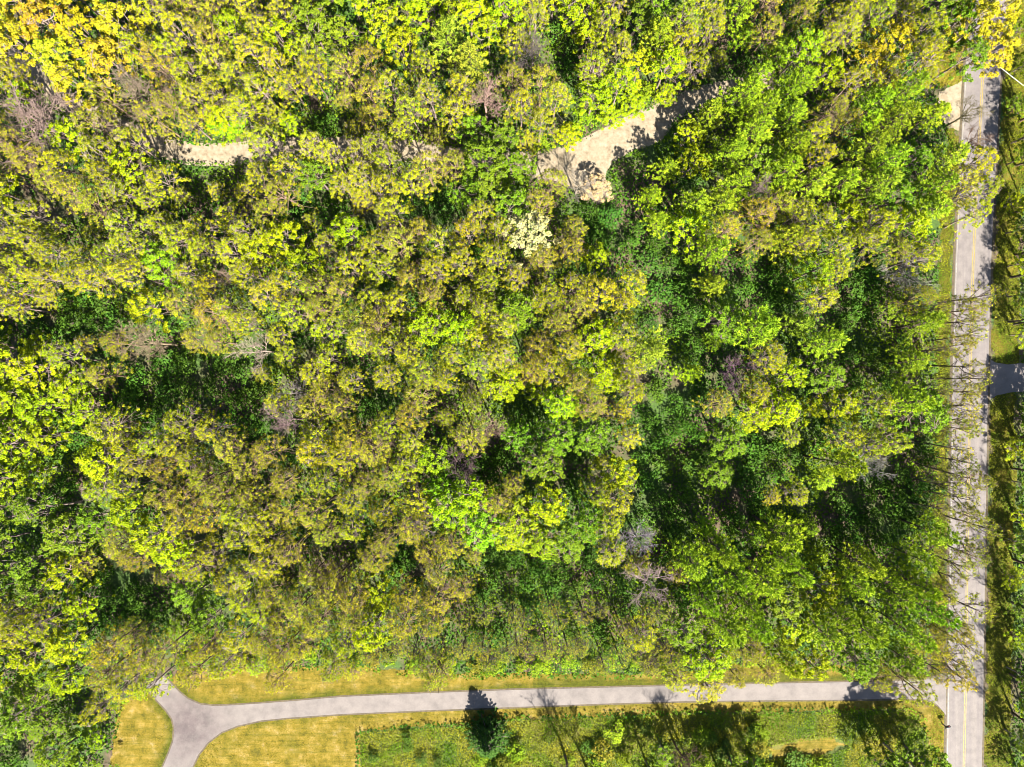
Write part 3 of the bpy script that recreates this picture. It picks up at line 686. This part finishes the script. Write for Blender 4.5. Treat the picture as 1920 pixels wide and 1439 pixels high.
# ---- the wood: crowns spread over the survey grid
def look_at(px, py):
    x = px + rng.normal(0, 12); y = py + rng.normal(0, 12)
    i, j = int(np.clip(y // 80, 0, 17)), int(np.clip(x // 80, 0, 23)); return GRID[i][j]
PT = np.array([(t['px'], t['py']) for t in trees]); RT = np.array([LOOK[t['code']][6] * t['R'] / 3.8 for t in trees])
FIELD = np.vstack([LAWN]); n_try = 0
cells = rng.permutation(60000)
for it in range(60000):
    px = rng.uniform(-70, 1880); py = rng.uniform(-60, 1440)
    code = look_at(px, py)
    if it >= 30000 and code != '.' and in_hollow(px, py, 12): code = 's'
    if code == '.': continue
    if code == 'b': code = 'o'
    if code == 'B': code = 'o'
    if code == 'y' and rng.random() < 0.12: code = 'l'
    if code == 'd' and rng.random() < 0.12: code = 'm'
    if code == 'm' and px > 1180 and rng.random() < 0.6: code = 'd'
    fam, nm, words, col, hr, rr, sp = LOOK[code]
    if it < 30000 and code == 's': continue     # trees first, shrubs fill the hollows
    d = np.hypot(PT[:, 0] - px, PT[:, 1] - py)
    if np.any(d < (RT + sp) * 0.5): continue
    if code == 's' and py > 1215 and px > 330: continue
    R = rng.uniform(*rr); ok = False
    for k in range(7):
        H = rng.uniform(*hr) * (1 - 0.12 * k); Rk = R * (1 - 0.06 * k); zc = H * REF[fam][2]; b = base_from_crown(px, py, zc)
        if on_hard(b, 0.3)[0] or inside(LAWN, b[None])[0] or inside(SOUTH, b[None])[0]: continue
        if code != 's' and in_hollow(px, py, Rk * ALT / (ALT - zc) / PX): continue
        if shades_lit(b, zc, Rk) or covers_lit(px, py, Rk, zc): continue
        ok = True; break
    if not ok: continue
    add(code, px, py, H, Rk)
    PT = np.vstack([PT, [px, py]]); RT = np.append(RT, sp * (0.9 + 0.2 * rng.random()))
# low shrubs along the lawn, the track and in the scrub south of the driveway
def shrub(px, py, H, R, col, note=None):
    add('s', px, py, H, R, col=col, note=note)
LIME = (0.12, 0.18, 0.008); OLV = (0.13, 0.125, 0.012); DKG = (0.05, 0.09, 0.012)
for x in np.arange(345, 1440, 30):
    y = np.interp(x, [340, 420, 640, 800, 1040, 1300, 1440], [1240, 1236, 1232, 1246, 1248, 1240, 1224]) + rng.normal(0, 5)
    shrub(x + rng.normal(0, 6), y, rng.uniform(1.2, 2.6), rng.uniform(1.2, 1.9), LIME if rng.random() < 0.6 else OLV)
for _ in range(48):
    x, y = rng.uniform(880, 1560), rng.uniform(1362, 1470)
    if 1450 < x and y < 1420 or on_hard(gp(x, y), 0.8)[0]: continue
    if x < 960 and y < 1385: continue
    shrub(x, y, rng.uniform(1.0, 2.6), rng.uniform(1.2, 2.2), [LIME, OLV, LIME, DKG][rng.integers(0, 4)])
for x, y in ((764, 1400), (790, 1425), (820, 1432), (762, 1385), (700, 1420)): shrub(x, y, 1.6, 1.1, DKG)
for x, y in ((425, 244), (446, 236), (408, 232)): shrub(x, y, 1.4, 1.9, (0.13, 0.24, 0.006))
for x, y in ((1072, 262), (1100, 236), (1140, 226), (1010, 282), (1190, 206), (1215, 188)): shrub(x, y - 14, 1.6, 2.0, LIME)

# ------------------------------------------------------------------ labels that single out each tree
MARKS = [('the driveway fork', 345, 1340), ('the gravel clearing', 1100, 290), ('the sunlit gravel patch', 385, 290), ('the big mauve leafless tree', 52, 214), ('the golden grove', 140, 80),
         ('the pale beige crown', 995, 432), ('the whitish leafless tree', 478, 655), ('the central hollow', 1000, 860), ('the lime grove', 965, 1000), ('the long dark hollow', 1260, 500),
         ('the pale feathery pines', 1500, 590), ('the dark mauve leafless tree', 1382, 694), ('the western hollow', 330, 715), ('the black gap at the western edge', 160, 585), ('the shaded track bend', 1320, 185),
         ('the golden clearing', 1770, 120), ('the side drive', 1890, 700), ('the road junction', 1780, 1290), ('the dark driveway spruce', 925, 1390), ('the low grey leafless tree', 1222, 1100),
         ('the clear stretch of road', 1810, 450), ('the tan limbed leafless tree', 242, 165), ('the pale northern leafless tree', 908, 176), ('the vivid green western crown', 292, 486), ('the dark brown leafless tree', 862, 884),
         ('the grey hollow snag', 1634, 872), ('the lawn strip', 640, 1262), ('the southern meadow', 1500, 1400), ('the lower western corner', 60, 1400), ('the upper edge pines', 820, 70), ('the olive western stand', 300, 960), ('the middle olive stand', 640, 960), ('the southeastern pines', 1450, 1050), ('the yellow middle stand', 800, 620)]
DIRS = ['right of', 'upper right of', 'above', 'upper left of', 'left of', 'lower left of', 'below', 'lower right of']
ORD = ['nearest', 'second', 'third', 'fourth', 'fifth', 'sixth', 'seventh', 'eighth', 'ninth', 'tenth', 'eleventh', 'twelfth', 'thirteenth', 'fourteenth', 'fifteenth', 'sixteenth', 'seventeenth', 'eighteenth', 'nineteenth', 'twentieth']
NOUN = dict(broadleaf='broadleaf crown', budding='half-open crown', leafy='leafy crown', pine='pine', bare='tree', sparse='see-through crown', shrub='shrub', spruce='spruce')
shr_words = {LIME: 'lime-green', OLV: 'olive', DKG: 'dark green'}
buckets = {}
row_sorted = sorted(ROW, key=lambda t: t['py'])
for i, t in enumerate(row_sorted):
    t['note'] = None; t['rowpos'] = i
for t in trees:
    if t['note']: t['label'] = t['note']; continue
    fam, nm, words = LOOK[t['code']][:3]
    if t['code'] == 's' and t['col'] in shr_words: words = shr_words[t['col']]
    pre = 'roadside ' if 'rowpos' in t else ''
    best = min(MARKS, key=lambda k: math.hypot(t['px'] - k[1], t['py'] - k[2]))
    ang = math.atan2(-(t['py'] - best[2]), t['px'] - best[1]); di = DIRS[int(round(ang / (math.pi / 4))) % 8]
    size = '' if fam == 'shrub' else ('big ' if t['R'] > np.mean(LOOK[t['code']][5]) + 0.25 else 'small ' if t['R'] < np.mean(LOOK[t['code']][5]) - 0.25 else '')
    key = (pre + size + words + ' ' + NOUN[fam], di, best[0])
    buckets.setdefault(key, []).append((math.hypot(t['px'] - best[1], t['py'] - best[2]), id(t), t))
for (w, di, mk), v in buckets.items():
    v.sort(key=lambda a: a[:2])
    for i, (_d, _i, t) in enumerate(v):
        if len(v) == 1: t['label'] = f'{w} {di} {mk}'
        else: t['label'] = f'{ORD[min(i, 19)]} {w} {di} {mk}'
GROUPS = dict(broadleaf_tree='yellow-green broadleaf trees of the wood', budding_tree='half-open olive trees of the wood', leafy_tree='full green trees of the wood', pine_tree='pines of the wood', spruce_tree='spruces by the driveway',
              golden_tree='golden trees at the corners', bare_tree='leafless trees in the wood', shrub='shrubs in hollows and along the edges')

# ------------------------------------------------------------------ plant the trees: root at the base, parts copied under it
proto = {}
def plant(t):
    fam, nm, words, col = LOOK[t['code']][:4]
    lib = LIB[fam]; vi = int(rng.integers(0, len(lib))); refH, refR, _ = REF[fam]
    root = bpy.data.objects.new(nm, None); root.empty_display_size = 0.5; C.objects.link(root)
    root.location = (t['base'][0], t['base'][1], -0.03)
    root.rotation_euler = (rng.normal(0, 0.025), rng.normal(0, 0.025), rng.uniform(0, 6.28))
    s = t['R'] / refR; root.scale = (s, s, t['H'] / refH)
    root['label'] = t['label']; root['category'] = 'shrub' if fam == 'shrub' else 'tree'; root['group'] = GROUPS[nm]
    c = np.array(t['col'] if t['col'] is not None else col)
    c = c * (1 + rng.normal(0, 0.09)) * (1 + rng.normal(0, 0.07, 3) * [1, 0.6, 1.6]); c = np.clip(c, 0.004, 0.6)
    bk = np.array([0.15, 0.12, 0.105]) * (1 + rng.normal(0, 0.15))
    if fam == 'budding': bk = np.array([0.150, 0.108, 0.074]) * (1 + rng.normal(0, 0.12))
    if fam == 'sparse': bk = np.array([0.075, 0.06, 0.05])
    if fam == 'pine': bk = np.array([0.06, 0.045, 0.035])
    if fam == 'bare': bk = c * [0.50, 0.455, 0.42]
    key = (fam, vi)
    if key not in proto:
        proto[key] = []
        for me in lib[vi]:
            o = bpy.data.objects.new(me.name.split('.')[0], me); proto[key].append(o)
            o['first'] = 1
        src = proto[key]; parts = src
        for o in parts: del o['first']
    else:
        parts = [o.copy() for o in proto[key]]
    for o in parts:
        C.objects.link(o); o.parent = parts[0] if o.data.name.startswith(('branches', 'twigs')) else root
        o.color = (*(c if o.data.materials[0] is M_leaf else bk), 1)
for t in trees: plant(t)

# ------------------------------------------------------------------ ground plants nobody could count
def scatter(name, n, box, keep, colf, size, hgt, up=0.7, aspect=1.0, mat=M_plant):
    P = np.stack([rng.uniform(box[0], box[2], n), rng.uniform(box[1], box[3], n)], 1)
    P = P[keep(P)]; n = len(P)
    pos = np.concatenate([P, (rng.random(n) ** 1.5 * hgt + 0.06)[:, None]], 1)
    V, Q = leaf_quads(pos, rng.normal(0, 0.5, (n, 3)) + [0, 0, up], rng.uniform(*size, n), aspect)
    V[:, 2] = np.maximum(V[:, 2], 0.05)
    return link(name, mesh_np(name, V, quads=Q, mats=[mat], attrs={'tint': np.clip(rng.normal(0.5, 0.22, n), 0, 1), 'col': colf(P)}), kind='stuff')
LAWN_IN = grow(LAWN, -0.9)
def open_ground(P): return inside(LAWN_IN, P) | inside(MEADOW, P) | inside(VERGE_L, P) | inside(VERGE_R, P) | inside(OPEN, P)
def keep_under(P):
    edge = inside(TRACK_POLY, P) & ~inside(TRACK_IN, P) & ~inside(TURN_IN, P)
    return (~on_hard(P) | edge) & ~open_ground(P) & (vnoise(P, 5.0, 21) + 0.5 * vnoise(P, 1.5, 22) + 0.5 * inside(BAND, P) > 0.42)
BAND = gxy([(880, 1040), (1250, 1040), (1270, 1240), (860, 1230)])
def col_under(P):
    t = np.clip(vnoise(P, 7.0, 23) * 1.4 - 0.2, 0, 1)[:, None]
    t = np.where(inside(BAND, P)[:, None], 0.45 + 0.5 * t, t * t)  # sunlit band painted in: brighter plant colour there, darker under the wood
    return np.array([0.032, 0.085, 0.007]) * (1 - t) + np.array([0.105, 0.165, 0.006]) * t
scatter('undergrowth', 300000, (-96, -74, 98, 74), keep_under, col_under, (0.28, 0.55), 1.1)
def keep_mead(P): return inside(MEADOW, P) & ~on_hard(P, 0.3) & ~inside(GOLD, P)
def col_mead(P):
    t = np.clip(vnoise(P, 4.0, 31) * 1.5 - 0.25, 0, 1)[:, None]; u = (vnoise(P, 2.2, 32) > 0.62)[:, None]
    c = np.array([0.105, 0.145, 0.008]) * (1 - t) + np.array([0.195, 0.185, 0.015]) * t
    return np.where(u, c * [0.7, 0.95, 0.7], c)
scatter('meadow_grass', 190000, (-30, -84, 78, -56), keep_mead, col_mead, (0.14, 0.30), 0.55, 0.5)
def keep_verge(P): return (inside(VERGE_L, P) | inside(VERGE_R, P) | inside(OPEN, P)) & ~on_hard(P) & (rng.random(len(P)) < 0.7)
def col_verge(P):
    t = np.clip(vnoise(P, 3.0, 41) * 1.5 - 0.2, 0, 1)[:, None]
    return np.array([0.075, 0.135, 0.005]) * (1 - t) + np.array([0.165, 0.18, 0.007]) * t
scatter('verge_grass', 300000, (62, -84, 100, 84), keep_verge, col_verge, (0.10, 0.22), 0.35)
def keep_lawn(P):
    return inside(LAWN, P) & ~inside(MEADOW, P) & ~on_hard(P) & (vnoise(P, 2.5, 51) > 0.35)
def col_lawn(P):
    t = np.clip(vnoise(P, 3.0, 52) * 1.6 - 0.3, 0, 1)[:, None]; g = lawn_green(P)[:, None]
    c = np.array([0.100, 0.082, 0.008]) * (1 - t) + np.array([0.165, 0.125, 0.018]) * t
    return c * (1 - g) + np.array([0.075, 0.078, 0.006]) * g
scatter('lawn_tufts', 60000, (-72, -84, 78, -46), keep_lawn, col_lawn, (0.10, 0.22), 0.10, 1.2)

# ------------------------------------------------------------------ mailbox beside the road, overhead cable
import bmesh
def bm_obj(name, bm, mat, parent):
    me = bpy.data.meshes.new(name); bm.to_mesh(me); bm.free(); me.materials.append(mat); return link(name, me, parent)
def bm_box(bm, c, s):
    r = bmesh.ops.create_cube(bm, size=1.0)
    for v in r['verts']: v.co = Vector((v.co.x * s[0] + c[0], v.co.y * s[1] + c[1], v.co.z * s[2] + c[2]))
M_black = plain('black_mailbox_paint', (0.02, 0.02, 0.022), 0.45); M_wood = plain('post_wood', (0.10, 0.075, 0.05), 0.85); M_red = plain('red_flag_paint', (0.3, 0.02, 0.02), 0.5); M_cable = plain('cable', (0.45, 0.45, 0.45), 0.4)
def mailbox(px, py, rz, label):
    t = bpy.data.objects.new('mailbox', None); C.objects.link(t); t.location = (*gp(px, py), 0); t.rotation_euler = (0, 0, rz); t.scale = (1.25, 1.25, 1.15); tag(t, label, 'mailbox', 'mailboxes by the road')
    bm = bmesh.new(); bm_box(bm, (0, 0, 0.52), (0.11, 0.11, 1.06)); bm_box(bm, (0.14, 0, 0.98), (0.5, 0.09, 0.09)); bm_obj('post', bm, M_wood, t)
    bm = bmesh.new(); prof = [(-0.17, 1.05), (0.17, 1.05)] + [(0.17 * math.cos(a), 1.25 + 0.17 * math.sin(a)) for a in np.linspace(0, math.pi, 9)]
    f = [[bm.verts.new((x, y, z)) for y, z in prof] for x in (-0.18, 0.46)]
    n = len(prof)
    for i in range(n): bm.faces.new((f[0][i], f[0][(i + 1) % n], f[1][(i + 1) % n], f[1][i]))
    bm.faces.new(f[0][::-1]); bm.faces.new(f[1]); bmesh.ops.recalc_face_normals(bm, faces=bm.faces); bm_obj('box', bm, M_black, t)
    bm = bmesh.new(); bm_box(bm, (0.475, 0, 1.22), (0.02, 0.30, 0.30)); bm_obj('door', bm, M_black, t)
    bm = bmesh.new(); bm_box(bm, (0.2, 0.185, 1.3), (0.03, 0.02, 0.26)); bm_box(bm, (0.25, 0.185, 1.40), (0.12, 0.02, 0.08)); bm_obj('flag', bm, M_red, t)
mailbox(1766, 1357, 0.2, 'black mailbox on a post beside the road below the driveway mouth')
def pole(px, py, h, label):
    t = bpy.data.objects.new('utility_pole', None); C.objects.link(t); t.location = (*gp(px, py), 0); tag(t, label, 'utility pole', 'poles of the overhead cable')
    tb = TB(); tb.tube([[0, 0, -0.1], [0, 0, h * .5], [0, 0, h]], [0.16, 0.14, 0.11], 8); link('post', tb.mesh('post', M_wood), t)
    bm = bmesh.new(); bm_box(bm, (0, 0.13, h - 0.5), (1.8, 0.1, 0.12)); bm_obj('crossarm', bm, M_wood, t)
    return Vector((*gp(px, py), h - 0.4))
a = pole(1681, 60, 9.0, 'wooden utility pole hidden in the trees west of the road'); b = pole(2014, 320, 9.0, 'wooden utility pole in the trees east of the road')
tb = TB(); tb.tube([a.lerp(b, t) + Vector((0, 0, -1.6 * t * (1 - t) * 2)) for t in np.linspace(0, 1, 24)], 0.035, 5)
o = link('overhead_cable', tb.mesh('overhead_cable', M_cable)); tag(o, 'thin pale overhead cable crossing the road near the golden clearing', 'cable')
from collections import Counter
cnt = Counter(LOOK[t["code"]][1] for t in trees); open("/tmp/cnt.txt", "w").write(str(cnt))
